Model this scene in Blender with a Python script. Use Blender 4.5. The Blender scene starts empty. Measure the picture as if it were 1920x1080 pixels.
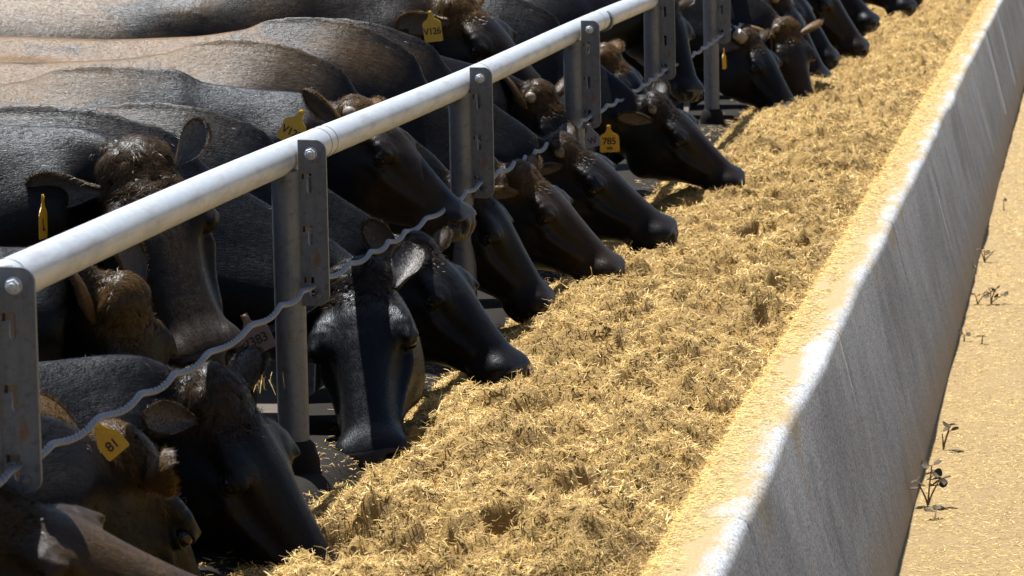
import bpy, bmesh, math, random
import numpy as np
from mathutils import Matrix, Vector

S = bpy.context.scene
COL = S.collection

# ------------------------------------------------------------------ camera
RIGHT = (0.98850799, 0.14986028, -0.01984569)
UP = (0.00112655, 0.12397533, 0.99228466)
FWD = (-0.15116444, 0.98090367, -0.12238177)
CAM = np.array([1.84, 0.0, 1.96])
cam = bpy.data.cameras.new('camera')
cam_o = bpy.data.objects.new('camera', cam)
COL.objects.link(cam_o)
cam_o.matrix_world = Matrix(((RIGHT[0], UP[0], -FWD[0], CAM[0]), (RIGHT[1], UP[1], -FWD[1], CAM[1]),
                             (RIGHT[2], UP[2], -FWD[2], CAM[2]), (0, 0, 0, 1)))
cam.lens = 135.0
cam.sensor_width = 36.0
cam.clip_start = 0.1
cam.clip_end = 3000
cam.dof.use_dof = True
cam.dof.focus_distance = 9.8
cam.dof.aperture_fstop = 16
S.camera = cam_o

# ------------------------------------------------------------------ sky, sun, exposure
SUN = Vector((-0.262, 0.30, 1.0)).normalized()
elev = math.asin(SUN.z)
W = bpy.data.worlds.new('World')
S.world = W
W.use_nodes = True
wn = W.node_tree.nodes
sky = wn.new('ShaderNodeTexSky')
sky.sky_type = 'NISHITA'
sky.sun_disc = False
sky.sun_elevation = elev
sky.sun_rotation = math.atan2(SUN.x, SUN.y)
wn['Background'].inputs['Strength'].default_value = 0.055
W.node_tree.links.new(sky.outputs[0], wn['Background'].inputs['Color'])
sl = bpy.data.lights.new('sun', 'SUN')
sl.energy = 5.0
sl.angle = math.radians(0.5)
sl.color = (1.0, 0.97, 0.925)
so = bpy.data.objects.new('sun', sl)
COL.objects.link(so)
so.rotation_euler = (-SUN).to_track_quat('-Z', 'Y').to_euler()
so.location = (0, 0, 30)
S.view_settings.view_transform = 'Standard'
S.view_settings.look = 'None'
S.view_settings.gamma = 1
S.view_settings.exposure = 1.15

# ------------------------------------------------------------------ helpers
rng = np.random.default_rng(7)


def tag(o, label=None, cat=None, group=None, kind=None):
    if label: o['label'] = label
    if cat: o['category'] = cat
    if group: o['group'] = group
    if kind: o['kind'] = kind
    return o


def link(name, me, mats=(), parent=None):
    o = bpy.data.objects.new(name, me)
    COL.objects.link(o)
    for m in mats if isinstance(mats, (list, tuple)) else [mats]:
        me.materials.append(m)
    if parent is not None:
        o.parent = parent
    return o


def mesh_np(name, v, f, smooth=True, mat_idx=None):
    """v (n,3); f a list of (m,k) int arrays"""
    me = bpy.data.meshes.new(name)
    f = f if isinstance(f, list) else [f]
    f = [np.asarray(a, np.int32) for a in f if len(a)]
    me.vertices.add(len(v))
    me.vertices.foreach_set('co', np.asarray(v, np.float32).ravel())
    nl = sum(a.size for a in f)
    npoly = sum(len(a) for a in f)
    me.loops.add(nl)
    me.loops.foreach_set('vertex_index', np.concatenate([a.ravel() for a in f]))
    me.polygons.add(npoly)
    tot = np.concatenate([np.full(len(a), a.shape[1], np.int32) for a in f])
    st = np.concatenate([[0], np.cumsum(tot)[:-1]]).astype(np.int32)
    me.polygons.foreach_set('loop_start', st)
    me.polygons.foreach_set('use_smooth', np.full(npoly, smooth, bool))
    if mat_idx is not None:
        me.polygons.foreach_set('material_index', np.asarray(mat_idx, np.int32))
    me.update(calc_edges=True)
    me.validate()
    return me


def set_attr(me, name, arr):
    arr = np.asarray(arr, np.float32)
    if arr.ndim == 1:
        a = me.attributes.new(name, 'FLOAT', 'POINT')
        a.data.foreach_set('value', arr)
    else:
        a = me.attributes.new(name, 'FLOAT_VECTOR', 'POINT')
        a.data.foreach_set('vector', arr.ravel())


def at_y(px, py, y):
    v = (px - 960) / 7200 * np.array(RIGHT) + (540 - py) / 7200 * np.array(UP) + np.array(FWD)
    return CAM + v * ((y - CAM[1]) / v[1])


def at_z(px, py, z):
    v = (px - 960) / 7200 * np.array(RIGHT) + (540 - py) / 7200 * np.array(UP) + np.array(FWD)
    return CAM + v * ((z - CAM[2]) / v[2])


def unit(v):
    v = np.asarray(v, float)
    return v / np.linalg.norm(v)


def vnoise(x, y, seed=0):
    """smooth 2-D value noise in 0..1"""
    xi = np.floor(x).astype(np.int64); yi = np.floor(y).astype(np.int64)
    fx = x - xi; fy = y - yi
    fx = fx * fx * (3 - 2 * fx); fy = fy * fy * (3 - 2 * fy)

    def h(a, b):
        n = (a * 374761393 + b * 668265263 + seed * 1274126177) & 0x7fffffff
        n = ((n ^ (n >> 13)) * 1274126177) & 0x7fffffff
        return ((n ^ (n >> 16)) & 0xffff) / 65535.0
    return (h(xi, yi) * (1 - fx) + h(xi + 1, yi) * fx) * (1 - fy) + (h(xi, yi + 1) * (1 - fx) + h(xi + 1, yi + 1) * fx) * fy


def tube_np(path, radius, seg=12, caps=True):
    """tube along a polyline"""
    P = np.asarray(path, float); n = len(P)
    R = np.broadcast_to(np.asarray(radius, float), (n,))
    T = np.gradient(P, axis=0); T /= np.linalg.norm(T, axis=1)[:, None]
    ref = np.array([0, 0, 1.]) if abs(T[0, 2]) < 0.9 else np.array([1., 0, 0])
    V = []
    nrm = unit(np.cross(np.cross(T[0], ref), T[0]))
    for i in range(n):
        nrm = unit(nrm - T[i] * (nrm @ T[i]))
        b = np.cross(T[i], nrm)
        a = np.linspace(0, 2 * math.pi, seg, endpoint=False)
        V.append(P[i] + R[i] * (np.cos(a)[:, None] * nrm + np.sin(a)[:, None] * b))
    V = np.concatenate(V)
    i = np.arange(n - 1)[:, None] * seg; j = np.arange(seg)[None]; k = (j + 1) % seg
    q = np.stack([i + j, i + k, i + seg + k, i + seg + j], -1).reshape(-1, 4)
    f = [q]
    if caps:
        f += [np.arange(seg)[::-1][None], (np.arange(seg) + (n - 1) * seg)[None]]
    return V, f


def merge_np(parts):
    V = []; F = {}; off = 0
    for v, fs in parts:
        V.append(v)
        for a in fs:
            a = np.asarray(a); F.setdefault(a.shape[1], []).append(a + off)
        off += len(v)
    return np.concatenate(V), [np.concatenate(x) for x in F.values()]


# ------------------------------------------------------------------ materials
class NT:
    def __init__(s, name):
        s.m = bpy.data.materials.new(name); s.m.use_nodes = True
        s.t = s.m.node_tree; s.b = s.t.nodes['Principled BSDF']

    def n(s, ty, **kw):
        nd = s.t.nodes.new('ShaderNode' + ty)
        for k, v in kw.items():
            if k.startswith('i_'):
                nd.inputs[k[2:].replace('_', ' ')].default_value = v
            else:
                setattr(nd, k, v)
        return nd

    def l(s, a, b): s.t.links.new(a, b)

    def attr(s, name, vec=False):
        a = s.n('Attribute', attribute_name=name); return a.outputs['Vector' if vec else 'Fac']

    def mapping(s, src, scale):
        m = s.n('Mapping'); m.inputs['Scale'].default_value = scale; s.l(src, m.inputs['Vector']); return m.outputs[0]

    def noise(s, vec, scale, detail=4, rough=.55):
        n = s.n('TexNoise'); n.inputs['Scale'].default_value = scale; n.inputs['Detail'].default_value = detail
        n.inputs['Roughness'].default_value = rough
        if vec is not None: s.l(vec, n.inputs['Vector'])
        return n.outputs['Fac']

    def ramp(s, src, stops):
        r = s.n('ValToRGB'); e = r.color_ramp.elements
        while len(e) < len(stops): e.new(0.5)
        for k, (p, c) in enumerate(stops):
            e[k].position = p
            e[k].color = (*c, 1) if isinstance(c, tuple) else (c, c, c, 1)
        s.l(src, r.inputs[0]); return r.outputs[0]

    def mix(s, fac, a, b):
        m = s.n('MixRGB')
        for i, x in ((0, fac), (1, a), (2, b)):
            if isinstance(x, (int, float)): m.inputs[i].default_value = x
            elif isinstance(x, tuple): m.inputs[i].default_value = (*x, 1)
            else: s.l(x, m.inputs[i])
        return m.outputs[0]

    def math(s, op, a, b=None):
        m = s.n('Math', operation=op)
        for i, x in ((0, a), (1, b)):
            if x is None: continue
            if isinstance(x, (int, float)): m.inputs[i].default_value = x
            else: s.l(x, m.inputs[i])
        return m.outputs[0]

    def bump(s, h, strength, dist):
        b = s.n('Bump'); b.inputs['Strength'].default_value = strength; b.inputs['Distance'].default_value = dist
        s.l(h, b.inputs['Height']); s.l(b.outputs[0], s.b.inputs['Normal']); return b

    def set(s, **kw):
        for k, v in kw.items():
            i = s.b.inputs[k.replace('_', ' ')]
            if isinstance(v, (int, float)): i.default_value = v
            elif isinstance(v, tuple): i.default_value = (*v, 1)
            else: s.l(v, i)
        return s.m


def coord(t, which='Object'):
    return t.n('TexCoord').outputs[which]


def coat_material(name, fur=False):
    t = NT(name)
    rest = t.attr('rest', True)
    tan = t.attr('tan')
    big = t.noise(rest, 6, 4, .6)
    streak = t.noise(t.mapping(rest, (22, 120, 120)), 1.0, 5, .65)
    mixf = t.math('MULTIPLY', tan, t.math('ADD', t.math('MULTIPLY', big, 1.1), .45))
    mixf = t.n('Clamp').outputs[0] if False else mixf
    brown = t.mix(streak, (.036, .017, .004), (.20, .110, .028))
    black = t.mix(streak, (.0011, .0012, .0015), (.0055, .0057, .0070))
    col = t.mix(mixf, black, brown)
    t.set(Base_Color=col, Roughness=t.ramp(streak, [(.2, .27), (.8, .48)]))
    t.b.inputs['Specular IOR Level'].default_value = .16
    t.b.inputs['Specular Tint'].default_value = (.70, .84, 1, 1)
    t.b.inputs['Sheen Weight'].default_value = .012
    t.b.inputs['Sheen Roughness'].default_value = .45
    t.b.inputs['Sheen Tint'].default_value = (.75, .75, .8, 1)
    if not fur:
        fine = t.noise(t.mapping(rest, (90, 480, 480)), 1.0, 3, .6)
        med = t.noise(t.mapping(rest, (34, 40, 40)), 1.0, 4, .6)
        fold = t.noise(t.mapping(rest, (26, 5, 5)), 1.0, 2, .5)
        h = t.math('ADD', t.math('MULTIPLY', streak, .45), t.math('MULTIPLY', fine, .6))
        h = t.math('ADD', h, t.math('MULTIPLY', med, .6))
        h = t.math('ADD', h, t.math('MULTIPLY', fold, .8))
        t.bump(h, .36, .006)
    return t.m


M = {}
M['coat'] = coat_material('cow coat')
M['fur'] = coat_material('cow fur strands', True)

t = NT('ear inner skin')
rest = t.attr('rest', True)
t.set(Base_Color=t.mix(t.noise(rest, 60), (.020, .018, .018), (.065, .057, .055)), Roughness=.6)
t.b.inputs['Sheen Weight'].default_value = .3
M['ear'] = t.m

t = NT('wet muzzle skin')
o = coord(t)
n = t.noise(o, 260, 3)
t.set(Base_Color=t.mix(n, (.010, .009, .010), (.03, .028, .03)), Roughness=.42)
t.b.inputs['Specular IOR Level'].default_value = .25
t.bump(n, .5, .002)
M['nose'] = t.m

t = NT('eye'); t.set(Base_Color=(.010, .006, .004), Roughness=.06); t.b.inputs['Specular IOR Level'].default_value = .35
M['eye'] = t.m

t = NT('horn')
M['horn'] = t.set(Base_Color=t.mix(t.noise(coord(t), 60), (.09, .07, .05), (.27, .225, .165)), Roughness=.5)

t = NT('galvanised steel')
o = coord(t)
sp = t.noise(o, 55, 5, .6)
st = t.noise(t.mapping(o, (40, 40, 6)), 1, 4, .6)
rust = t.ramp(t.noise(o, 17, 6, .72), [(.575, 0.), (.66, 1.)])
grime = t.ramp(t.noise(o, 70, 6, .75), [(.52, 0.), (.66, .6)])
base = t.mix(sp, (.085, .09, .105), (.155, .165, .185))
base = t.mix(t.ramp(st, [(.35, .55), (.7, 0.)]), base, (.055, .06, .07))
base = t.mix(grime, base, (.035, .034, .036))
col = t.mix(t.math('MULTIPLY', rust, .8), base, (.12, .06, .025))
t.set(Base_Color=col, Metallic=.25, Roughness=t.ramp(sp, [(.3, .38), (.7, .58)]))
t.bump(sp, .12, .002)
M['steel'] = t.m

t = NT('rusty steel'); M['rusty'] = t.set(Base_Color=t.mix(t.noise(coord(t), 60, 4), (.015, .012, .010), (.07, .038, .018)), Roughness=.8)
t = NT('bright rail steel')
o = coord(t)
sp = t.noise(o, 38, 5, .6)
drip = t.noise(t.mapping(o, (30, 5, 30)), 1, 4, .65)
base = t.mix(sp, (.30, .33, .37), (.44, .47, .51))
base = t.mix(t.ramp(drip, [(.5, 0.), (.66, .7)]), base, (.26, .265, .28))
scf = t.noise(o, 120, 6, .75)
base = t.mix(t.ramp(scf, [(.60, 0.), (.68, .7)]), base, (.13, .12, .11))
t.set(Base_Color=base, Metallic=.15, Roughness=t.ramp(drip, [(.3, .34), (.7, .6)]))
t.bump(sp, .10, .002)
M['rail'] = t.m

t = NT('wire rope'); sp = t.noise(coord(t), 300, 3)
M['wire'] = t.set(Base_Color=t.mix(sp, (.10, .105, .12), (.22, .225, .24)), Metallic=.35, Roughness=.5)

t = NT('yellow tag plastic'); sp = t.noise(coord(t), 80, 4)
M['tag'] = t.set(Base_Color=t.mix(sp, (.42, .22, .010), (.66, .37, .025)), Roughness=.5)
t = NT('pale tag plastic'); sp = t.noise(coord(t), 80, 4)
M['tag_pale'] = t.set(Base_Color=t.mix(sp, (.15, .10, .09), (.24, .17, .155)), Roughness=.5)
t = NT('grey tag plastic'); M['tag_grey'] = t.set(Base_Color=(.12, .12, .14), Roughness=.5)
t = NT('tag ink'); M['ink'] = t.set(Base_Color=(.012, .01, .01), Roughness=.6)
t = NT('button metal'); M['button'] = t.set(Base_Color=(.6, .6, .6), Metallic=.6, Roughness=.35)

# concrete bunk: dust of feed on the lip, drip streaks on the outer wall
t = NT('bunk concrete')
o = coord(t)
sep = t.n('SeparateXYZ'); t.l(o, sep.inputs[0])
gr = t.noise(o, 120, 6, .7)
mot = t.noise(o, 5, 6, .65)
strk = t.noise(t.mapping(o, (2.5, 4.5, 2.0)), 1, 6, .7)
strk2 = t.noise(t.mapping(o, (6, 48, 6)), 1, 5, .75)
base = t.mix(t.ramp(mot, [(.3, 0.), (.7, 1.)]), (.40, .425, .46), (.58, .60, .63))
base = t.mix(t.ramp(gr, [(.38, .95), (.58, 0.)]), base, (.15, .155, .165))
pore = t.noise(t.mapping(o, (330, 330, 160)), 1, 3, .7)
base = t.mix(t.ramp(pore, [(.30, .8), (.42, 0.)]), base, (.09, .09, .095))
base = t.mix(t.ramp(pore, [(.60, 0.), (.74, .5)]), base, (.58, .58, .58))
stain = t.math('MULTIPLY', t.ramp(strk, [(.42, .12), (.62, 1.)]), t.ramp(strk2, [(.36, .1), (.66, 1.)]))
wallm = t.ramp(sep.outputs[0], [(0, 0.), (1, 1.)])
mr = t.n('MapRange'); t.l(sep.outputs[0], mr.inputs[0])
mr.inputs[1].default_value = 1.118; mr.inputs[2].default_value = 1.150
base = t.mix(t.math('MULTIPLY', t.math('MULTIPLY', stain, mr.outputs[0]), .55), base, (.085, .085, .095))
mr2 = t.n('MapRange'); t.l(sep.outputs[2], mr2.inputs[0])          # brown splash at the foot
mr2.inputs[1].default_value = 0.06; mr2.inputs[2].default_value = -.13
foot = t.math('MULTIPLY', t.math('MULTIPLY', mr2.outputs[0], mr.outputs[0]), t.ramp(mot, [(.25, .45), (.7, 1.)]))
base = t.mix(foot, base, (.30, .22, .13))
mr3 = t.n('MapRange'); t.l(sep.outputs[0], mr3.inputs[0])          # feed dust, thinning outwards
mr3.inputs[1].default_value = 1.15; mr3.inputs[2].default_value = 1.00
dn = t.noise(t.mapping(o, (9, 2.4, 1)), 1, 7, .72)
lipm = t.n('MapRange'); t.l(sep.outputs[0], lipm.inputs[0]); lipm.inputs[1].default_value = .90; lipm.inputs[2].default_value = .95
dust = t.ramp(t.math('ADD', t.math('MULTIPLY', mr3.outputs[0], .50), t.math('MULTIPLY', dn, .92)), [(.53, 0.), (.74, 1.)])
dust = t.math('MULTIPLY', dust, lipm.outputs[0])
fd = t.noise(t.mapping(o, (150, 60, 60)), 1, 4, .7)
base = t.mix(dust, base, t.mix(fd, (.22, .155, .068), (.42, .335, .185)))
curbm = t.n('MapRange'); t.l(sep.outputs[0], curbm.inputs[0])       # cattle side: grime, plus the cows' shade painted in as near black
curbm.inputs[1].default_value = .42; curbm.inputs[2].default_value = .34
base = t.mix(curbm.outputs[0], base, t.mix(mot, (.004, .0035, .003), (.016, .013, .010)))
t.b.inputs['Specular IOR Level'].default_value = .15
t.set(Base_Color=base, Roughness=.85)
t.bump(t.math('ADD', gr, t.math('MULTIPLY', t.math('MULTIPLY', dust, fd), 1.5)), .6, .006)
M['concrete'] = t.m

t = NT('feed mash')
o = coord(t)
a = t.noise(o, 150, 5, .7); b2 = t.noise(o, 9, 4, .6)
col = t.mix(a, (.10, .058, .015), (.50, .32, .09))
col = t.mix(t.ramp(b2, [(.45, 0.), (.7, .5)]), col, (.20, .13, .045))
t.set(Base_Color=col, Roughness=.9)
t.bump(a, .8, .012)
M['feed'] = t.m

t = NT('straw')
c = t.attr('tone')
M['straw'] = t.set(Base_Color=t.ramp(c, [(0, (.09, .05, .013)), (.3, (.36, .225, .052)), (.68, (.64, .43, .115)), (1., (.84, .66, .30))]), Roughness=.7)

t = NT('alley ground')
o = coord(t)
a = t.noise(o, 130, 6, .75); b2 = t.noise(o, 2.2, 5, .6); c2 = t.noise(o, 28, 4, .7)
col = t.mix(t.ramp(a, [(.3, 0.), (.7, 1.)]), (.115, .075, .028), (.42, .295, .125))
col = t.mix(t.ramp(b2, [(.4, 0.), (.75, .55)]), col, (.20, .14, .065))
col = t.mix(t.ramp(c2, [(.60, 0.), (.72, .6)]), col, (.16, .11, .06))
t.set(Base_Color=col, Roughness=.95)
t.bump(a, .7, .01)
M['ground'] = t.m

t = NT('pen floor'); a = t.noise(coord(t), 9, 6, .7)
M['pen'] = t.set(Base_Color=t.mix(a, (.035, .027, .02), (.10, .08, .06)), Roughness=.9)
t = NT('weed stem'); M['stem'] = t.set(Base_Color=(.16, .10, .035), Roughness=.7)
t = NT('weed leaf'); a = t.noise(coord(t), 40, 3)
t.b.inputs['Specular IOR Level'].default_value = .12
M['leaf'] = t.set(Base_Color=t.mix(a, (.045, .030, .014), (.09, .07, .045)), Roughness=.6)

# ------------------------------------------------------------------ setting
def plane(name, x0, x1, y0, y1, z, mat):
    me = mesh_np(name, np.array([(x0, y0, z), (x1, y0, z), (x1, y1, z), (x0, y1, z)]), np.array([[0, 1, 2, 3]]), False)
    o = link(name, me, mat); o['kind'] = 'structure'; return o


GZ = -0.15
plane('ground', -600, 600, -300, 900, GZ, M['ground'])
pv, pf = [], []
bm = bmesh.new()
bmesh.ops.create_cube(bm, size=1, matrix=Matrix.Translation((-20.2, 40, -.10)) @ Matrix.Diagonal((40, 110, .2, 1)))
me = bpy.data.meshes.new('pen_floor'); bm.to_mesh(me); bm.free()
o = link('pen_floor', me, M['pen']); o['kind'] = 'structure'

# bunk: profile swept along y, with a slight wander and joints
def rounded(pts, rad):
    out = []
    for i, p in enumerate(pts):
        p = np.array(p); r = rad[i]
        if r == 0: out.append(p); continue
        a = unit(np.array(pts[i - 1]) - p); b = unit(np.array(pts[(i + 1) % len(pts)]) - p)
        for k in np.linspace(0, 1, 7):
            q = (1 - k) ** 2 * (p + a * r) + 2 * k * (1 - k) * p + k * k * (p + b * r)
            out.append(q)
    return np.array(out)


prof = rounded([(-.2, -.2), (-.2, .475), (.095, .475), (.30, .10), (.80, .10), (.985, .515), (1.118, .515), (1.262, -.065), (1.285, -.16), (1.285, -.2)],
               [0, .03, .05, .08, .08, .022, .026, .06, 0, 0])
ys = np.concatenate([np.arange(2.0, 22, .04), np.arange(22, 60, .25)])
JOINTS = [7.78 + 2.85 * k for k in range(-2, 12)]
rows = []
for y in ys:
    p = prof.copy()
    wob = .007 * (vnoise(np.array([y * 1.1]), np.array([3.]), 5)[0] - .5) * 2 + .004 * (vnoise(np.array([y * 4.]), np.array([9.]), 6)[0] - .5)
    top = np.clip((p[:, 1] - .1) / .4, 0, 1) * (p[:, 0] > .8)
    p[:, 0] += wob * top * 1.3
    p[:, 1] += .006 * (vnoise(np.array([y * .9]), np.array([5.]), 8)[0] - .5) * top
    rows.append(np.stack([p[:, 0], np.full(len(p), y), p[:, 1]], 1))
Vb = np.concatenate(rows); npf = len(prof)
# fine joint grooves: pinch the rows nearest each joint
J = np.array([np.argmin(abs(ys - j)) for j in JOINTS])
ydup = ys.copy()
for j in J:
    blk = Vb.reshape(len(ys), npf, 3)[j]
    c = np.array([.95, 0, .25])
    s_ = (blk[:, 0] > .93) & (blk[:, 2] > -.16)
    nx = np.gradient(blk[:, 0]); nz = np.gradient(blk[:, 2]); L = np.hypot(nx, nz) + 1e-9
    # profile runs clockwise seen from -y: inward normal
    blk[s_, 0] += (nz / L)[s_] * .006
    blk[s_, 2] += (-nx / L)[s_] * .006
    y0 = ys[j]
    Vr = Vb.reshape(len(ys), npf, 3)
    Vr[j - 1][s_, 1] = y0 - .005 + 0 * Vr[j - 1][s_, 1]
    Vr[j + 1][s_, 1] = y0 + .005
i = np.arange(len(ys) - 1)[:, None] * npf; jj = np.arange(npf - 1)[None]
q = np.stack([i + jj, i + npf + jj, i + npf + jj + 1, i + jj + 1], -1).reshape(-1, 4)
me = mesh_np('feed_bunk', Vb, [q, np.arange(npf)[None], (np.arange(npf)[::-1] + npf * (len(ys) - 1))[None]])
me.set_sharp_from_angle(angle=math.radians(50)) if hasattr(me, 'set_sharp_from_angle') else None
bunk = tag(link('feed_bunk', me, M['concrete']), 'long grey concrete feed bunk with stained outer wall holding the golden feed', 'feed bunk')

# ------------------------------------------------------------------ feed
MUZ = [(0.48, 6.02, 0.68), (0.11, 7.22, 0.42), (0.34, 7.55, 0.37), (-0.17, 8.12, 0.52), (-0.1, 8.22, 0.76), (0.14, 8.77, 0.44), (0.39, 9.68, 0.52), (0.16, 10.3, 0.85), (0.27, 11.05, 0.53), (0.39, 11.6, 0.58), (0.49, 12.4, 0.59), (0.09, 13.3, 0.67), (-0.14, 13.75, 0.97), (0.53, 14.35, 0.56), (0.2, 15.0, 0.67), (0.14, 16.2, 0.83), (0.42, 18.55, 0.47), (0.43, 19.15, 0.43), (0.46, 20.1, 0.53), (0.46, 20.8, 0.59), (0.55, 22.0, 0.57), (0.56, 22.8, 0.69), (0.63, 26.2, 0.57), (0.66, 27.2, 0.56)]   # where muzzles press into the feed


def feed_z(x, y, fine=True):
    px = np.array([.05, .12, .20, .30, .42, .60, .80, .92, 1.0])
    pz = np.array([.445, .465, .485, .50, .51, .52, .515, .485, .462])
    wav = (vnoise(y * 1.2, y * 0 + 3, 11) - .5)
    h = np.interp(x + .09 * wav * np.clip((.6 - x) / .4, 0, 1), px, pz)
    h = h - .02 * np.clip((.30 - x) / .15, 0, 1) * np.clip((9.6 - y) / .8, 0, 1)
    m = np.clip((x - .1) / .2, 0, 1) * np.clip((1.0 - x) / .12, 0, 1)
    h = h + m * (.095 * (vnoise(x * 2.6, y * 1.9, 21) - .5) + .085 * (vnoise(x * 6, y * 5, 22) - .5))
    if fine:
        a = vnoise(x * 17, y * 15, 23); b = vnoise(x * 36, y * 33, 24); c = vnoise(x * 80, y * 80, 25)
        clump = 1 - np.abs(2 * a - 1)
        h = h + np.clip(m, .15, 1) * (.058 * (clump - .5) + .030 * (b - .5) + .014 * (c - .5))
        hole = np.clip((vnoise(x * 9 + 4, y * 8, 26) - .70) / .12, 0, 1) * np.clip((vnoise(x * 30, y * 30, 29) - .3) / .3, 0, 1)
        h = h - m * .065 * hole
    for mx, my, mz in MUZ + [(.18, 8.62, .50), (.22, 8.5, .52)]:
        near = (np.abs(y - my) < .3) & (np.abs(x - mx) < .3)
        if not near.any(): continue
        r2 = ((x - mx + .03) / .14) ** 2 + ((y - my) / .12) ** 2
        h = np.where(near, np.minimum(h, mz - .105 + .10 * r2), h)
    return h


xs = np.linspace(.04, 1.02, 110)
ysf = np.concatenate([np.arange(4.6, 17, .0115), np.arange(17, 48, .035)])
X, Y = np.meshgrid(xs, ysf)
Z = feed_z(X, Y)
V = np.stack([X, Y, Z], -1).reshape(-1, 3); n1 = len(xs)
i = np.arange(len(ysf) - 1)[:, None] * n1; jj = np.arange(n1 - 1)[None]
q = np.stack([i + jj, i + jj + 1, i + n1 + jj + 1, i + n1 + jj], -1).reshape(-1, 4)


def blades(P, length, width, az, tilt, tone, bend=.25):
    """little two-quad straws: P base points, lying in direction az, tilted up by tilt"""
    n = len(P)
    d = np.stack([np.cos(az) * np.cos(tilt), np.sin(az) * np.cos(tilt), np.sin(tilt)], 1)
    sdir = np.stack([-np.sin(az), np.cos(az), rng.normal(0, .45, n)], 1)
    sdir /= np.linalg.norm(sdir, axis=1)[:, None]
    w = (sdir * width[:, None]) * .5
    mid = P + d * length[:, None] * .5 + np.array([0, 0, 1.]) * (length * bend * rng.uniform(-.2, .6, n))[:, None]
    tip = P + d * length[:, None]
    V = np.stack([P - w, P + w, mid + w, mid - w, tip + w * .6, tip - w * .6], 1).reshape(-1, 3)
    b = np.arange(n)[:, None] * 6
    F = np.concatenate([b + np.array([[0, 1, 2, 3]]), b + np.array([[3, 2, 4, 5]])])
    return V, F, np.repeat(tone, 6)


def straw_set(n, xr, yr, power, lmin, lmax, flat, wmul=1.0, xfun=None):
    u = rng.uniform(0, 1, n)
    a, b = yr
    y = a * (b / a) ** (u ** power)
    x = rng.uniform(xr[0], xr[1], n) if xfun is None else xfun(n)
    L = rng.uniform(0, 1, n) ** 2.2 * (lmax - lmin) + lmin
    k = np.sqrt(np.clip(y / 9, .8, 3))
    wd = rng.uniform(.0007, .0021, n) * k * wmul
    L = L * np.clip(k, 1, 1.5)
    az = rng.uniform(0, 2 * math.pi, n)
    tilt = rng.normal(flat[0], flat[1], n)
    tone = np.clip(rng.beta(2.2, 1.9, n), 0, 1)
    return x, y, L, wd, az, tilt, tone


parts_v = [V]; parts_f = [q]; off = len(V)
feed_o = tag(link('feed', mesh_np('feed', V, q), M['feed']), 'golden chopped straw feed heaped along the bunk under the cattle', 'feed', kind='stuff')
N = 360000
x, y, L, wd, az, ti, tone = straw_set(N, (.10, .985), (5.2, 34), 1.15, .007, .034, (.10, .32))
z = feed_z(x, y) + rng.uniform(-.002, .006, N)
tone = np.clip(tone * (.38 + .95 * vnoise(x * 11, y * 9, 31)), 0, 1)
bv, bf, bt = blades(np.stack([x, y, z], 1), L, wd, az, ti, tone)
me = mesh_np('straw', bv, bf, False); set_attr(me, 'tone', bt)
so_ = link('straw', me, M['straw'], feed_o); so_['kind'] = 'stuff'

# thin spill of feed on top of the lip
N = 52000
def lipx(n): return .965 + .17 * rng.beta(1.0, 2.6, n)
x, y, L, wd, az, ti, tone = straw_set(N, None, (5.5, 34), 1.1, .005, .021, (.02, .10), .85, lipx)
keep = vnoise(x * 14, y * 1.5, 41) * .6 + vnoise(x * 30, y * 7, 42) * .5 + (1.055 - x) * 5.5 > .50
x, y, L, wd, az, ti, tone = [a_[keep] for a_ in (x, y, L, wd, az, ti, tone)]
zt = np.where(x < .985, .512 - (.985 - x) * .6, .5165) - np.clip(x - 1.085, 0, 1) ** 2 * 7
az = np.where(rng.uniform(size=len(x)) < .6, rng.normal(0, .5, len(x)), az)
bv, bf, bt = blades(np.stack([x, y, zt + rng.uniform(0, .003, len(x))], 1), L, wd, az, ti, np.clip(tone * .7 + .22, 0, 1), .08)
me = mesh_np('spilled_feed', bv, bf, False); set_attr(me, 'tone', bt)
tag(link('spilled_feed', me, M['straw']), 'thin scatter of spilled feed lying on the bunk lip', 'spilled feed', kind='stuff')

# loose feed over the alley ground
N = 110000
x, y, L, wd, az, ti, tone = straw_set(N, (1.292, 2.6), (8.5, 34), 1.0, .006, .024, (.05, .14), .9)
keep = vnoise(x * 6, y * 3, 51) * .7 + rng.uniform(size=N) * .6 > .42
x, y, L, wd, az, ti, tone = [a_[keep] for a_ in (x, y, L, wd, az, ti, tone)]
bv, bf, bt = blades(np.stack([x, y, GZ + rng.uniform(.001, .004, len(x))], 1), L, wd, az, ti, np.clip(tone - .02, 0, 1), .12)
me = mesh_np('loose_feed', bv, bf, False); set_attr(me, 'tone', bt)
tag(link('loose_feed', me, M['straw']), 'loose pale bits of feed trodden over the alley ground', 'loose feed', kind='stuff')

# ------------------------------------------------------------------ fence
SP = 2.43; Y1 = 6.10
POST_Y = [Y1 + SP * k for k in range(0, 9)]
fence = bpy.data.objects.new('pipe_fence', None); COL.objects.link(fence)
fence.location = (0, Y1, .49)
tag(fence, 'galvanised pipe fence with slotted brackets running between the cattle and the feed', 'fence')


def child(name, v, f, mat, parent, origin, smooth=True):
    """v in world space; origin world"""
    me = mesh_np(name, np.asarray(v) - np.asarray(origin), f, smooth)
    if smooth and hasattr(me, 'set_sharp_from_angle'): me.set_sharp_from_angle(angle=math.radians(40))
    o = link(name, me, mat)
    o.parent = parent
    po = Vector((0, 0, 0)); p = parent
    while p is not None:
        po += p.location; p = p.parent
    o.location = Vector(origin) - po
    return o


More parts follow.
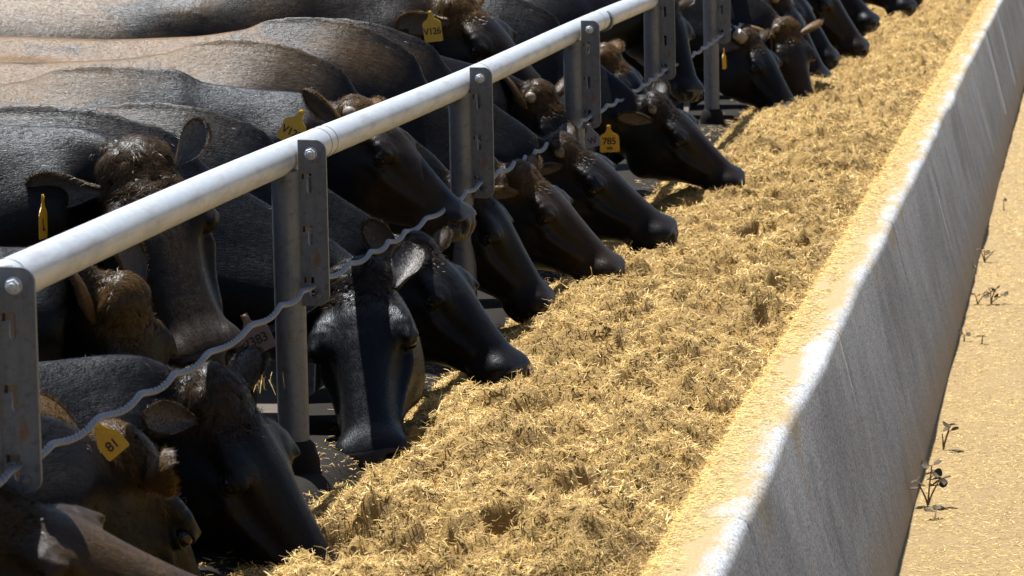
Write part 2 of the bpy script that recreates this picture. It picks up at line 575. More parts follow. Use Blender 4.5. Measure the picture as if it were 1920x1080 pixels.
# rail with slight kinks at its welds
path = []
ry = np.arange(2.5, 27, .135)
for y in ry:
    path.append((.0 + .004 * math.sin(y * 1.3), y, 1.188 + .004 * math.sin(y * .9 + 1)))
rr = np.full(len(ry), .0380)
v, f = tube_np(path, rr, 28)
rail = child('top_rail', v, f, M['rail'], fence, (0, Y1, 1.188))
for yw in (6.28, 8.95, 9.02, 11.35, 14.1):
    a = np.array([(.0 + .004 * math.sin(yw * 1.3), yw + k, 1.188 + .004 * math.sin(yw * .9 + 1)) for k in (-.004, 0, .004)])
    v, f = tube_np(a, np.array([.0377, .0391, .0377]), 28, False)
    child('weld_seam', v, f, M['steel'], rail, (0, yw, 1.188))
a = np.array([(.004, 14.25, 1.186), (.004, 14.30, 1.186)])
v, f = tube_np(a, .0405, 28); child('clamp_band', v, f, M['steel'], rail, (0, 14.27, 1.186))


def bracket_mesh():
    """slotted flat plate in the xz plane, curve with holes turned into a mesh"""
    cu = bpy.data.curves.new('plate', 'CURVE'); cu.dimensions = '2D'; cu.fill_mode = 'BOTH'
    cu.extrude = .0035; cu.bevel_depth = .0012; cu.bevel_resolution = 1

    def poly(pts):
        sp = cu.splines.new('POLY'); sp.points.add(len(pts) - 1)
        for p, c in zip(sp.points, pts): p.co = (c[0], c[1], 0, 1)
        sp.use_cyclic_u = True
    w, h, r = .063, .378, .026
    o = [(0, -h), (0, 0)]
    o += [(w - r + r * math.sin(a), -r + r * math.cos(a)) for a in np.linspace(0, math.pi / 2, 8)]
    o += [(w - r + r * math.cos(a), -h + r + r * -math.sin(a)) for a in np.linspace(0, math.pi / 2, 8)]
    poly(o)
    for z0 in (-.075, -.195, -.312):   # J slots open towards the post
        poly([(.004, z0), (.030, z0), (.030, z0 - .040), (.0265, z0 - .047), (.0205, z0 - .047), (.017, z0 - .040), (.017, z0 - .016), (.004, z0 - .016)])
    tmp = bpy.data.objects.new('tmp', cu); COL.objects.link(tmp)
    dg = bpy.context.evaluated_depsgraph_get()
    me = bpy.data.meshes.new_from_object(tmp.evaluated_get(dg))
    bpy.data.objects.remove(tmp)
    me.transform(Matrix.Rotation(math.pi / 2, 4, 'X'))
    return me


BR = bracket_mesh(); BR.materials.append(M['steel'])


def box_np(x0, x1, y0, y1, z0, z1):
    v = np.array([(x, y, z) for x in (x0, x1) for y in (y0, y1) for z in (z0, z1)])
    f = np.array([[0, 1, 3, 2], [4, 6, 7, 5], [0, 4, 5, 1], [2, 3, 7, 6], [0, 2, 6, 4], [1, 5, 7, 3]])
    return v, [f]


def bolt_np(cx, cy, cz, r):
    a = np.arange(6) * math.pi / 3 + .3; parts = []
    hexr = [np.stack([cx + r * k * np.cos(a), np.full(6, cy + d), cz + r * k * np.sin(a)], 1) for d, k in ((0, 1), (-.009, 1), (-.011, .85))]
    i = np.arange(6); j = (i + 1) % 6
    f = [np.concatenate([np.stack([i, j, j + 6, i + 6], 1), np.stack([i + 6, j + 6, j + 12, i + 12], 1)]), (np.arange(6) + 12)[None]]
    parts.append((np.concatenate(hexr), f))
    parts.append(tube_np([(cx, cy - .009, cz), (cx, cy - .0155, cz), (cx, cy - .017, cz)], np.array([r * .52, r * .52, r * .4]), 12))
    parts.append(tube_np([(cx, cy + .001, cz), (cx, cy - .002, cz)], r * 1.2, 18))
    return merge_np(parts)


for k, yp in enumerate(POST_Y):
    x0 = .012
    v, f = tube_np([(x0, yp, .40), (x0, yp, .8), (x0, yp, 1.165)], .036, 28)
    post = child('post', v, f, M['steel'], fence, (x0, yp, .49))
    br = bpy.data.objects.new('bracket', BR); COL.objects.link(br); br.parent = post
    br.location = (.043 - x0, -.012, 1.236 - .49)
    v, f = box_np(.0415, .0535, yp - .0075, yp + .045, .858, 1.232)
    child('bracket_flange', v, f, M['rusty'], post, (.044, yp, 1.05), False)
    v, f = bolt_np(.072, yp - .0165, 1.206, .0125)
    child('bolt', v, f, M['rail'], post, (.072, yp - .0165, 1.206), True)
    v, f = bolt_np(.082, yp - .0165, .882, .008)
    child('bolt', v, f, M['steel'], post, (.082, yp - .0165, .882), True)
    # concrete haunch round the foot
    a = np.array([(x0, yp, .455), (x0, yp, .50), (x0, yp, .535), (x0, yp, .545)])
    v, f = tube_np(a, np.array([.062, .058, .048, .037]), 20)
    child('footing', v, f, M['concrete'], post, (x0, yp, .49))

# twisted wire rope, hung through the bracket slots in a loose corkscrew
yc = np.arange(5.2, 26, .009)
ph = yc / .285 * 2 * math.pi
env = np.clip(np.abs(((yc - Y1) / SP + .5) % 1 - .5) * 14, .25, 1)
ph = ph + 1.3 * np.sin(yc * 2.1) + .8 * np.sin(yc * 5.3)
cx = .072 + .0045 * env * np.cos(ph)
cz = .905 - .012 * np.sin(((yc - Y1) / SP % 1) * math.pi) + .0048 * env * np.sin(ph)
path = np.stack([cx, yc, cz], 1)
parts = []
for s_ in range(3):
    a = yc / .060 * 2 * math.pi + s_ * math.pi * 2 / 3
    parts.append(tube_np(path + .0039 * np.stack([np.cos(a), 0 * a, np.sin(a)], 1), .0033, 8))
v, f = merge_np(parts)
o = link('wire_rope', mesh_np('wire_rope', v - np.array([.072, Y1, .905]), f), M['wire'])
o.location = (.072, Y1, .905)
tag(o, 'twisted grey wire rope threaded in waves through the fence brackets', 'wire rope')

# ------------------------------------------------------------------ cow: one sculpted body, posed per animal
NL = 0.65          # canonical neck length; the head starts at x = NL


def smin(a, b, k):
    h = np.clip(.5 + .5 * (b - a) / k, 0, 1)
    return b * (1 - h) + a * h - k * h * (1 - h)


def smax(a, b, k): return -smin(-a, -b, k)


def ell(X, Y, Z, c, r):
    q = np.sqrt(((X - c[0]) / r[0]) ** 2 + ((Y - c[1]) / r[1]) ** 2 + ((Z - c[2]) / r[2]) ** 2)
    return (q - 1) * min(r)


def loft(X, Y, Z, tab, n):
    """tab rows: x, top z, bottom z, half width top / middle / bottom"""
    tab = np.array(tab, float)
    xs_ = tab[:, 0]
    # smooth interpolation of the table
    xx = np.linspace(xs_[0], xs_[-1], 400)
    cols = []
    for c in range(1, 6):
        y = np.interp(xx, xs_, tab[:, c])
        k = np.ones(31) / 31
        y = np.convolve(np.pad(y, 15, mode='edge'), k, 'valid')
        cols.append(np.interp(X, xx, y))
    zt, zb, wt, wm, wb = cols
    zc = (zt + zb) / 2; hh = (zt - zb) / 2
    tt = np.clip((Z - zc) / hh, -1.3, 1.3)
    w = np.where(tt > 0, wm + (wt - wm) * tt ** 2, wm + (wb - wm) * tt ** 2)
    w = np.maximum(w, .01)
    q = (np.abs((Z - zc) / hh) ** n + np.abs(Y / w) ** n) ** (1 / n)
    d = (q - 1) * np.minimum(hh, wm)
    d = smax(d, X - xs_[-1], .05)
    return smax(d, xs_[0] - X, .05)


def cap(X, Y, Z, a, b, ra, rb):
    a = np.array(a); b = np.array(b); ba = b - a
    h = np.clip(((X - a[0]) * ba[0] + (Y - a[1]) * ba[1] + (Z - a[2]) * ba[2]) / (ba @ ba), 0, 1)
    return np.sqrt((X - a[0] - h * ba[0]) ** 2 + (Y - a[1] - h * ba[1]) ** 2 + (Z - a[2] - h * ba[2]) ** 2) - (ra + (rb - ra) * h)


def cow_sdf(X, Y, Z):
    A = np.abs(Y)
    U = X - NL
    body = loft(X, Y, Z, [(-1.52, .13, -.20, .06, .09, .06), (-1.45, .17, -.32, .10, .16, .10), (-1.25, .205, -.42, .15, .25, .18), (-.85, .185, -.50, .15, .33, .2), (-.5, .195, -.53, .13, .33, .2),
                          (-.22, .235, -.53, .09, .27, .16), (-.02, .225, -.46, .085, .20, .12), (.16, .18, -.33, .07, .14, .08)], 2.1)
    body = smin(body, ell(X, A, Z, (-.16, .17, -.20), (.19, .10, .30)), .07)          # shoulder
    body = smin(body, ell(X, A, Z, (-1.12, .20, .06), (.14, .06, .06)), .10)          # hook bones
    body = smin(body, ell(X, A, Z, (-1.30, .16, -.25), (.22, .12, .32)), .07)         # thigh
    body = smin(body, cap(X, A, Z, (-.12, .15, -.40), (-.10, .14, -.75), .085, .05), .05)
    body = smin(body, cap(X, A, Z, (-.10, .14, -.75), (-.10, .14, -1.02), .048, .038), .03)
    body = smin(body, cap(X, A, Z, (-1.30, .16, -.40), (-1.42, .16, -.68), .10, .055), .05)
    body = smin(body, cap(X, A, Z, (-1.42, .16, -.68), (-1.36, .16, -1.02), .05, .04), .03)
    for hx in (-.08, -1.34):
        body = smin(body, ell(X, A, Z, (hx, .15, -1.05), (.07, .055, .055)), .03)
    body = smin(body, cap(X, Y, Z, (-1.50, 0, .10), (-1.56, 0, -.55), .035, .02), .04)  # tail
    neck = loft(X, Y, Z, [(-.25, .20, -.32, .05, .15, .09), (0, .205, -.34, .05, .150, .08), (.2, .165, -.285, .045, .125, .06), (.42, .068, -.265, .05, .110, .055), (.58, .014, -.265, .06, .100, .055), (.70, .0, -.235, .06, .085, .05)], 2.2)
    d = smin(body, neck, .10)
    d = smin(d, cap(X, A, Z, (-.02, .105, -.12), (.48, .07, -.12), .065, .055), .08)     # neck muscle
    # --- head
    head = loft(U, Y, Z, [(-.05, .015, -.19, .055, .080, .06), (.0, .040, -.235, .072, .095, .065), (.06, .058, -.275, .088, .105, .065), (.13, .059, -.280, .088, .108, .064),
                          (.20, .046, -.250, .076, .098, .056), (.27, .026, -.203, .060, .080, .050), (.34, .008, -.168, .053, .068, .050), (.40, -.006, -.150, .053, .064, .050), (.46, -.020, -.136, .054, .064, .050), (.50, -.036, -.115, .046, .056, .04)], 2.6)
    head = smin(head, ell(U, Y, Z, (-.005, 0, .036), (.045, .070, .034)), .03)
    head = smin(head, ell(U, A, Z, (.140, .084, .016), (.055, .030, .024)), .03)       # brow
    head = smin(head, ell(U, A, Z, (.195, .092, -.045), (.055, .022, .015)), .02)       # cheek bone
    head = smin(head, ell(U, A, Z, (.100, .074, -.165), (.085, .036, .100)), .03)       # jaw muscle
    head = smin(head, cap(U, A, Z, (.20, .090, -.060), (.34, .064, -.066), .015, .010), .02)   # facial crest
    head = smax(head, -ell(U, A, Z, (.30, .096, -.034), (.085, .026, .024)), .03)       # hollow beside the nose bone
    head = smax(head, -ell(U, A, Z, (.30, .102, -.130), (.075, .032, .026)), .03)
    head = smax(head, -ell(U, A, Z, (.045, .114, -.02), (.05, .02, .035)), .03)         # temple
    mz = ell(U, Y, Z, (.440, 0, -.072), (.068, .082, .058))
    mz = smin(mz, ell(U, A, Z, (.452, .048, -.058), (.048, .036, .040)), .02)
    mz = smin(mz, ell(U, A, Z, (.415, .050, -.104), (.054, .030, .030)), .02)           # lip
    head = smin(head, mz, .022)
    head = smin(head, ell(U, Y, Z, (.415, 0, -.150), (.060, .052, .026)), .010)         # chin
    head = smax(head, -cap(U, A, Z, (.475, .0, -.136), (.355, .088, -.124), .008, .006), .008)  # mouth
    head = smax(head, -ell(U, A, Z, (.492, .044, -.050), (.026, .015, .021)), .007)     # nostril
    head = smax(head, -cap(U, A, Z, (.490, .056, -.042), (.462, .082, -.052), .010, .005), .007)
    head = smax(head, -ell(U, Y, Z, (.509, 0, -.062), (.012, .004, .04)), .010)
    d = smin(d, head, .035)
    # eye: socket, lids
    sock = np.sqrt((U - .168) ** 2 + (A - .112) ** 2 + (Z + .004) ** 2)
    d = smax(d, -(sock - .0215), .010)
    lid = np.abs(np.sqrt((U - .168) ** 2 + (A - .102) ** 2 + (Z + .004) ** 2) - .0248) - .0042
    slit = np.abs((Z + .010) + .15 * (U - .168)) - .0112 + 12 * (U - .168) ** 2
    lid = smax(smax(lid, -slit, .004), A * 0 + .092 - A, .006)
    d = smin(d, lid, .010)
    d = smin(d, cap(U, A, Z, (.142, .108, .020), (.190, .109, .020), .008, .006), .014)
    re = np.sqrt((U - .165) ** 2 + (Z - .0) ** 2 + (A - .09) ** 2)
    d = d + .0009 * np.sin(re * 2 * np.pi / .0155) * np.clip((re - .028) / .008, 0, 1) * np.clip((.072 - re) / .02, 0, 1) * np.clip((Z + .005) / .02, 0, 1)
    d = smax(d, -cap(U, A, Z, (.198, .110, -.014), (.228, .100, -.036), .005, .003), .008)   # tear groove
    return d


def surface_nets(xs_, ys_, zs_, F):
    nx, ny, nz = F.shape
    G = (xs_, ys_, zs_)
    P = np.zeros((nx - 1, ny - 1, nz - 1, 3)); N_ = np.zeros((nx - 1, ny - 1, nz - 1))
    neg = F < 0
    for ax in range(3):
        sl0 = [slice(None)] * 3; sl1 = [slice(None)] * 3
        sl0[ax] = slice(0, -1); sl1[ax] = slice(1, None)
        a = F[tuple(sl0)]; b = F[tuple(sl1)]
        cr = neg[tuple(sl0)] != neg[tuple(sl1)]
        I = np.argwhere(cr)
        fa = a[cr]; fb = b[cr]; t_ = fa / (fa - fb)
        pos = np.stack([G[k][I[:, k]] for k in range(3)], 1).astype(float)
        g = G[ax]; pos[:, ax] = g[I[:, ax]] + t_ * (g[I[:, ax] + 1] - g[I[:, ax]])
        o1, o2 = [k for k in range(3) if k != ax]
        for d1 in (0, 1):
            for d2 in (0, 1):
                J = I.copy(); J[:, o1] -= d1; J[:, o2] -= d2
                ok = (J >= 0).all(1) & (J[:, 0] < nx - 1) & (J[:, 1] < ny - 1) & (J[:, 2] < nz - 1)
                np.add.at(P, tuple(J[ok].T), pos[ok]); np.add.at(N_, tuple(J[ok].T), 1)
    act = N_ > 0
    idx = -np.ones(act.shape, int); idx[act] = np.arange(act.sum())
    V = P[act] / N_[act][:, None]
    Fq = []
    for ax in range(3):
        sl0 = [slice(None)] * 3; sl1 = [slice(None)] * 3
        sl0[ax] = slice(0, -1); sl1[ax] = slice(1, None)
        cr = neg[tuple(sl0)] != neg[tuple(sl1)]
        I = np.argwhere(cr); s_ = neg[tuple(sl0)][cr]
        o1, o2 = (ax + 1) % 3, (ax + 2) % 3
        ok = (I[:, o1] > 0) & (I[:, o2] > 0)
        lim = np.array(act.shape); ok &= (I[:, o1] < lim[o1]) & (I[:, o2] < lim[o2])
        I = I[ok]; s_ = s_[ok]
        qd = []
        for d1, d2 in ((1, 1), (0, 1), (0, 0), (1, 0)):
            J = I.copy(); J[:, o1] -= d1; J[:, o2] -= d2
            qd.append(idx[tuple(J.T)])
        qd = np.stack(qd, 1)
        qd[~s_] = qd[~s_][:, ::-1]
        Fq.append(qd)
    return V, np.concatenate(Fq)


def seg_axis(*seg):
    out = []
    for a, b, h in seg:
        out.append(np.linspace(a, b, max(2, int(round((b - a) / h)) + 1))[:-1])
    out.append([seg[-1][1]])
    return np.concatenate(out)


gx = seg_axis((-1.65, -.3, .03), (-.3, .55, .018), (.55, 1.18, .0054))
gyh = seg_axis((0, .145, .0054), (.145, .44, .022))
gy = np.concatenate([-gyh[::-1][:-1], gyh]) + .0003
gz = seg_axis((-1.14, -.36, .03), (-.36, -.30, .012), (-.30, .09, .0054), (.09, .32, .015))
Fs = np.concatenate([cow_sdf(*np.meshgrid(gx[a:a + 40], gy, gz, indexing='ij')) for a in range(0, len(gx), 40)])
CV, CF = surface_nets(gx, gy, gz, Fs)
# relax a little
e = np.concatenate([CF[:, [0, 1]], CF[:, [1, 2]], CF[:, [2, 3]], CF[:, [3, 0]]])
for it in range(3):
    acc = np.zeros_like(CV); cnt = np.zeros(len(CV))
    np.add.at(acc, e[:, 0], CV[e[:, 1]]); np.add.at(cnt, e[:, 0], 1)
    np.add.at(acc, e[:, 1], CV[e[:, 0]]); np.add.at(cnt, e[:, 1], 1)
    CV = CV + (.5 if it != 1 else -.3) * (acc / cnt[:, None] - CV)


def ear_np(length=.175, wmax=.054):
    """leaf-shaped cup along +x (length), y across, opening towards +z; returns verts, quads, inner-face flags"""
    nu, nv = 18, 13
    u = np.linspace(0, 1, nu); v = np.linspace(-1, 1, nv)
    w = wmax * np.interp(u, [0, .12, .3, .5, .7, .85, .95, 1], [.50, .62, .86, 1.0, .97, .78, .50, .16])
    th = np.interp(u, [0, .15, .4, .7, 1], [2.5, 2.1, 1.35, 1.0, .7])
    U_, V_ = np.meshgrid(u, v, indexing='ij')
    rho = (w / th)[:, None]; T_ = th[:, None] * V_
    y = rho * np.sin(T_); z = rho * (1 - np.cos(T_))
    x = U_ * length + 0 * V_
    z = z - .03 * np.sin(U_ * 1.9)            # gentle backward curve
    outer = np.stack([x, y, z], -1)
    # normals for thickness
    c = np.stack([x, 0 * y, (rho + 0 * y) - .03 * np.sin(U_ * 1.9)], -1)
    nrm = c - outer; nrm /= np.linalg.norm(nrm, axis=-1, keepdims=True) + 1e-9
    th_ = .0075 * (1 - np.abs(V_) ** 3) * np.interp(u, [0, .2, .9, 1], [1.6, 1, .6, .2])[:, None] + .0012
    inner = outer + nrm * th_[..., None]
    Vv = np.concatenate([outer.reshape(-1, 3), inner.reshape(-1, 3)])
    i = np.arange(nu - 1)[:, None] * nv; j = np.arange(nv - 1)[None]
    q = np.stack([i + j, i + nv + j, i + nv + j + 1, i + j + 1], -1).reshape(-1, 4)
    n0 = nu * nv
    rim = []
    for a, b in [(k, k + 1) for k in range(nv - 1)]:
        rim.append((a, b, b + n0, a + n0)); aa, bb = a + (nu - 1) * nv, b + (nu - 1) * nv
        rim.append((bb, aa, aa + n0, bb + n0))
    for k in range(nu - 1):
        a, b = k * nv, (k + 1) * nv
        rim.append((b, a, a + n0, b + n0)); a2, b2 = a + nv - 1, b + nv - 1
        rim.append((a2, b2, b2 + n0, a2 + n0))
    Fq = np.concatenate([q, q[:, ::-1] + n0, np.array(rim)])
    inn = np.zeros(len(Fq), int); inn[len(q):2 * len(q)] = 1
    return Vv, Fq, inn


EV, EF, EI = ear_np()


def quat_of(R): return Matrix([list(r) for r in R]).to_quaternion()


class Pose:
    """bends the canonical neck so that the head meets a world poll point and direction while the feet stay on z = 0"""
    def __init__(s, poll, muzzle, dors, scale=1.0, naz=0., body_h=None, stretch=1.15):
        s.s = scale; s.st = stretch
        f = unit(np.asarray(muzzle) - np.asarray(poll))
        up = np.asarray(dors, float); up = unit(up - f * (up @ f)); left = np.cross(up, f)
        a = unit([.5, 0, -.10]); b = np.array([-a[2], 0, a[0]])
        s.Rh = np.stack([f, left, up], 1) @ np.stack([a, [0, 1, 0], b], 0)
        s.poll = np.asarray(poll, float)
        hz = (1.1 if body_h is None else body_h) * scale
        lo, hi = math.radians(-75), math.radians(60)
        for _ in range(40):
            mid = (lo + hi) / 2
            s.build(mid, naz)
            if s.c0[2] < hz: hi = mid      # body too low: the neck must point further down
            else: lo = mid
        s.hz = s.c0[2]

    def build(s, el, az):
        n = np.array([math.cos(el) * math.cos(az), math.cos(el) * math.sin(az), math.sin(el)])
        l = unit(np.cross([0, 0, 1.], n)); u = np.cross(n, l)
        Q = [Matrix.Identity(3).to_quaternion(), quat_of(np.stack([n, l, u], 1)), quat_of(s.Rh)]
        X = np.linspace(-.16, .74, 121); s.X = X
        Rs = []
        for x in X:
            if x < .22:
                k = np.clip((x + .16) / .38, 0, 1); k = k * k * (3 - 2 * k); q_ = Q[0].slerp(Q[1], k)
            else:
                k = np.clip((x - .40) / .30, 0, 1); k = k * k * (3 - 2 * k); q_ = Q[1].slerp(Q[2], k)
            Rs.append(np.array(q_.to_matrix()))
        s.R = np.array(Rs)
        t_ = s.R[:, :, 0]
        st = np.where((X[1:] > .05) & (X[1:] < .5), s.st, 1.)[:, None]
        c = np.concatenate([[[0, 0, 0]], np.cumsum((t_[1:] + t_[:-1]) / 2 * (X[1] - X[0]) * st, axis=0)]) * s.s
        # canonical poll point (NL, 0, .07) must land on s.poll
        pp = s._map(np.array([[NL, 0, .07]]), c)[0]
        s.c = c + (s.poll - pp)
        s.c0 = s.c[0]

    def _map(s, p, c):
        x = p[:, 0]; xc = np.clip(x, s.X[0], s.X[-1])
        t_ = (xc - s.X[0]) / (s.X[1] - s.X[0]); i = np.minimum(t_.astype(int), len(s.X) - 2); k = (t_ - i)[:, None]
        cc = c[i] * (1 - k) + c[i + 1] * k
        R = s.R[i] * (1 - k[..., None]) + s.R[i + 1] * k[..., None]
        loc = np.stack([x - xc, p[:, 1], p[:, 2]], 1) * s.s
        return cc + np.einsum('nij,nj->ni', R, loc)

    def __call__(s, p):
        p = np.array(p, float)
        k = (s.hz / s.s - .45) / .65                 # leg length that brings the hooves to z = 0
        lo = p[:, 2] < -.45
        p[lo, 2] = -.45 + (p[lo, 2] + .45) * k
        return s._map(p, s.c)


def tri_sample(V, Fq, n, r):
    T = np.concatenate([Fq[:, [0, 1, 2]], Fq[:, [0, 2, 3]]])
    a, b, c = V[T[:, 0]], V[T[:, 1]], V[T[:, 2]]
    cr = np.cross(b - a, c - a); ar = np.linalg.norm(cr, axis=1)
    k = r.choice(len(T), n, p=ar / ar.sum())
    u = r.uniform(size=n); v = r.uniform(size=n); fl = u + v > 1; u[fl] = 1 - u[fl]; v[fl] = 1 - v[fl]
    return a[k] + (b - a)[k] * u[:, None] + (c - a)[k] * v[:, None], cr[k] / ar[k][:, None]


def strands(P, N, flow, length, width, lift, r):
    """thin fur blades (3 points: two roots and a tip)"""
    fl = flow - N * (flow * N).sum(1)[:, None]
    fl /= np.linalg.norm(fl, axis=1)[:, None] + 1e-9
    side = np.cross(N, fl)
    d = fl * np.cos(lift)[:, None] + N * np.sin(lift)[:, None] + side * r.normal(0, .22, len(P))[:, None]
    w = side * width[:, None] * .5
    V = np.stack([P - w - N * .002, P + w - N * .002, P + d * length[:, None]], 1).reshape(-1, 3)
    return V, np.arange(len(V)).reshape(-1, 3)


# canonical short coat, denser on the head; and longer curls on the poll
fr = np.random.default_rng(3)
P, Nn = tri_sample(CV, CF, 170000, fr)
keep = (P[:, 2] > -.42) & (P[:, 0] > -1.35)
headm = P[:, 0] > .5
muzm = P[:, 0] > NL + .40
keep &= ~muzm & (headm | (fr.uniform(size=len(P)) < .7))
P, Nn, headm = P[keep], Nn[keep], headm[keep]
Ph, Nh = tri_sample(CV, CF, 260000, fr)
kh = (Ph[:, 0] > .45) & (Ph[:, 0] < NL + .41)
Ph, Nh = Ph[kh], Nh[kh]
P = np.concatenate([P, Ph]); Nn = np.concatenate([Nn, Nh]); headm = np.concatenate([headm, np.ones(len(Ph), bool)])
eye_d = np.minimum(np.linalg.norm(P - [NL + .168, .110, -.004], axis=1), np.linalg.norm(P - [NL + .168, -.110, -.004], axis=1))
kp = eye_d > .027
P, Nn, headm = P[kp], Nn[kp], headm[kp]
flow = np.where(headm[:, None], np.array([-.9, 0, -.15]), np.array([-1., 0, -.55])) + fr.normal(0, .15, P.shape)
Lf = np.where(headm, .011, .017) * fr.uniform(.6, 1.3, len(P))
nearp = np.clip(1 - np.abs(P[:, 0] - NL - .03) / .13, 0, 1) * (P[:, 2] > -.02)
Lf = Lf * (1 + 1.0 * nearp)
FV, FF = strands(P, Nn, flow, Lf, np.where(headm, .0011, .0016) * fr.uniform(.7, 1.3, len(P)), np.where(headm, .15, .16) + .09 * fr.normal(size=len(P)), fr)
FREST = np.repeat(P, 3, 0)

# mane along the neck crest
P, Nn = tri_sample(CV, CF, 200000, fr)
kp = (np.abs(P[:, 1]) < .03) & (P[:, 2] > .03) & (P[:, 0] > -.1) & (P[:, 0] < .68)
P, Nn = P[kp], Nn[kp]
CRV, CRF = strands(P, Nn, np.array([-.7, 0, 0.]) + fr.normal(0, .35, P.shape), fr.uniform(.008, .020, len(P)), np.full(len(P), .0009), fr.uniform(.2, .6, len(P)), fr)
CRREST = np.repeat(P, 3, 0)


def curls(n, r, lmax=.055):
    """curly locks on the poll, in head space: ribbons of 5 segments"""
    P, Nn = tri_sample(CV, CF, 160000, r)
    u = P[:, 0] - NL
    w = np.exp(-((u - .005) / .05) ** 2) * (P[:, 2] > .0) * np.exp(-(P[:, 1] / .07) ** 2)
    k = r.choice(len(P), n, p=w / w.sum()); P, Nn = P[k], Nn[k]
    g = np.round(P / .017)                           # locks share a direction
    h = np.sin(g @ np.array([12.9, 78.2, 37.7])) * 43758.5; h = h - np.floor(h)
    ang = h * 6.28
    d0 = np.stack([.55 + .4 * np.cos(ang), .8 * np.sin(ang), np.zeros(n)], 1) + r.normal(0, .18, (n, 3))
    d0 -= Nn * (d0 * Nn).sum(1)[:, None] * .8
    d0 /= np.linalg.norm(d0, axis=1)[:, None]
    L = lmax * r.uniform(.4, 1, n)
    pts = [P - Nn * .003]
    d = .75 * Nn + .6 * d0
    axis = np.cross(Nn, d0)
    for s_ in range(5):
        d = d / np.linalg.norm(d, axis=1)[:, None]
        pts.append(pts[-1] + d * (L / 5)[:, None])
        d = d + d0 * .45 - Nn * .28 + axis * (.35 * np.sin(ang + s_))[:, None]
    pts = np.stack(pts, 1)
    sd = np.cross(d0, Nn); sd /= np.linalg.norm(sd, axis=1)[:, None]
    wd = np.array([1, 1, .9, .8, .6, .15]) * .00055
    A = pts - sd[:, None] * wd[None, :, None]; B = pts + sd[:, None] * wd[None, :, None]
    V = np.stack([A, B], 2).reshape(-1, 3)
    b = np.arange(n)[:, None] * 12
    F_ = np.concatenate([b + np.array([[2 * k_, 2 * k_ + 1, 2 * k_ + 3, 2 * k_ + 2]]) for k_ in range(5)])
    return V, F_


CUV, CUF = curls(16000, fr, .042)
# ear fringe and ear fuzz, in ear space
P, Nn = tri_sample(EV, EF, 9000, fr)
wl = .054 * np.interp(P[:, 0] / .175, [0, .12, .3, .5, .7, .85, .95, 1], [.50, .62, .86, 1.0, .97, .78, .50, .16])
kp = (np.abs(P[:, 1]) > .72 * wl) | (P[:, 0] > .16) | (fr.uniform(size=len(P)) < .25)
P, Nn = P[kp], Nn[kp]
vv = np.ones(len(P))
flow = np.stack([np.full(len(P), .6), np.sign(P[:, 1]) * .6, np.full(len(P), .1)], 1) + fr.normal(0, .3, P.shape)
EFV, EFF = strands(P, Nn, flow, np.where(vv > .7, .015, .010) * fr.uniform(.5, 1.3, len(P)), np.full(len(P), .0010), np.where(vv > .7, .5, .25) * np.ones(len(P)), fr)


def digits_mesh(txt, size):
    cu = bpy.data.curves.new('digits', 'FONT'); cu.body = txt; cu.size = size; cu.align_x = 'CENTER'; cu.align_y = 'CENTER'
    cu.extrude = .0004; cu.space_character = .95; cu.space_line = .8; cu.offset = size * .012
    tmp = bpy.data.objects.new('tmp', cu); COL.objects.link(tmp)
    me = bpy.data.meshes.new_from_object(tmp.evaluated_get(bpy.context.evaluated_depsgraph_get()))
    bpy.data.objects.remove(tmp)
    return me


def make_tag(parent, top, down, face, mat, txt=(), w=.066, h=.062):
    """ear tag: neck at `top`, hanging along `down`, printed side towards `face`"""
    z = -unit(down); n = np.asarray(face, float); n = unit(n - z * (n @ z)); x = np.cross(z, n) * -1
    x = np.cross(-n, z) * -1
    x = np.cross(z, n)
    x = -np.cross(n, z) if False else np.cross(z, n) * 1.0
    # right-handed frame: x right, z up, n towards the reader  ->  x = z cross n * -1
    x = np.cross(n, z) * -1.0
    x = np.cross(z, n)
    R = np.stack([x, z, n], 1)
    pts = [(-.008, 0), (.008, 0), (.008, -.018), (.013, -.028), (w * .40, -.034), (w * .5, -.042)]
    nk = .034
    out = [(-.008, .004), (.008, .004), (.0085, -.014), (.014, -.024), (w * .42, -nk), (w * .5, -nk - .008), (w * .5, -nk - h + .004), (w * .46, -nk - h)]
    out = out + [(-a, b) for a, b in out[::-1] if (-a, b) not in out]
    n_ = len(out)
    V = np.array([(a, b, s_) for s_ in (-.001, .001) for a, b in out])
    i = np.arange(n_); j = (i + 1) % n_
    Fq = [np.stack([j, i, i + n_, j + n_], 1)[:, ::-1][:, [0, 1, 2, 3]], i[None] + n_, i[::-1][None]]
    me = mesh_np('ear_tag', V, Fq, False)
    o = link('ear_tag', me, mat, parent)
    pl = np.array(parent.location)
    Mx = Matrix.Identity(4)
    for a in range(3):
        for b in range(3): Mx[a][b] = R[a, b]
    for a in range(3): Mx[a][3] = top[a] - pl[a]
    o.matrix_local = Mx
    bt = bmesh.new(); bmesh.ops.create_uvsphere(bt, u_segments=10, v_segments=6, radius=.007, matrix=Matrix.Translation((0, -.004, .001)) @ Matrix.Diagonal((1, 1, .5, 1)))
    mb = bpy.data.meshes.new('tag_button'); bt.to_mesh(mb); bt.free()
    link('tag_button', mb, mat, o)
    for s_, size, yy, xx in txt:
        d = link('lettering', digits_mesh(s_, size), M['ink'], o)
        d.location = (xx, -nk - h * .5 + yy, .0018)
    return o


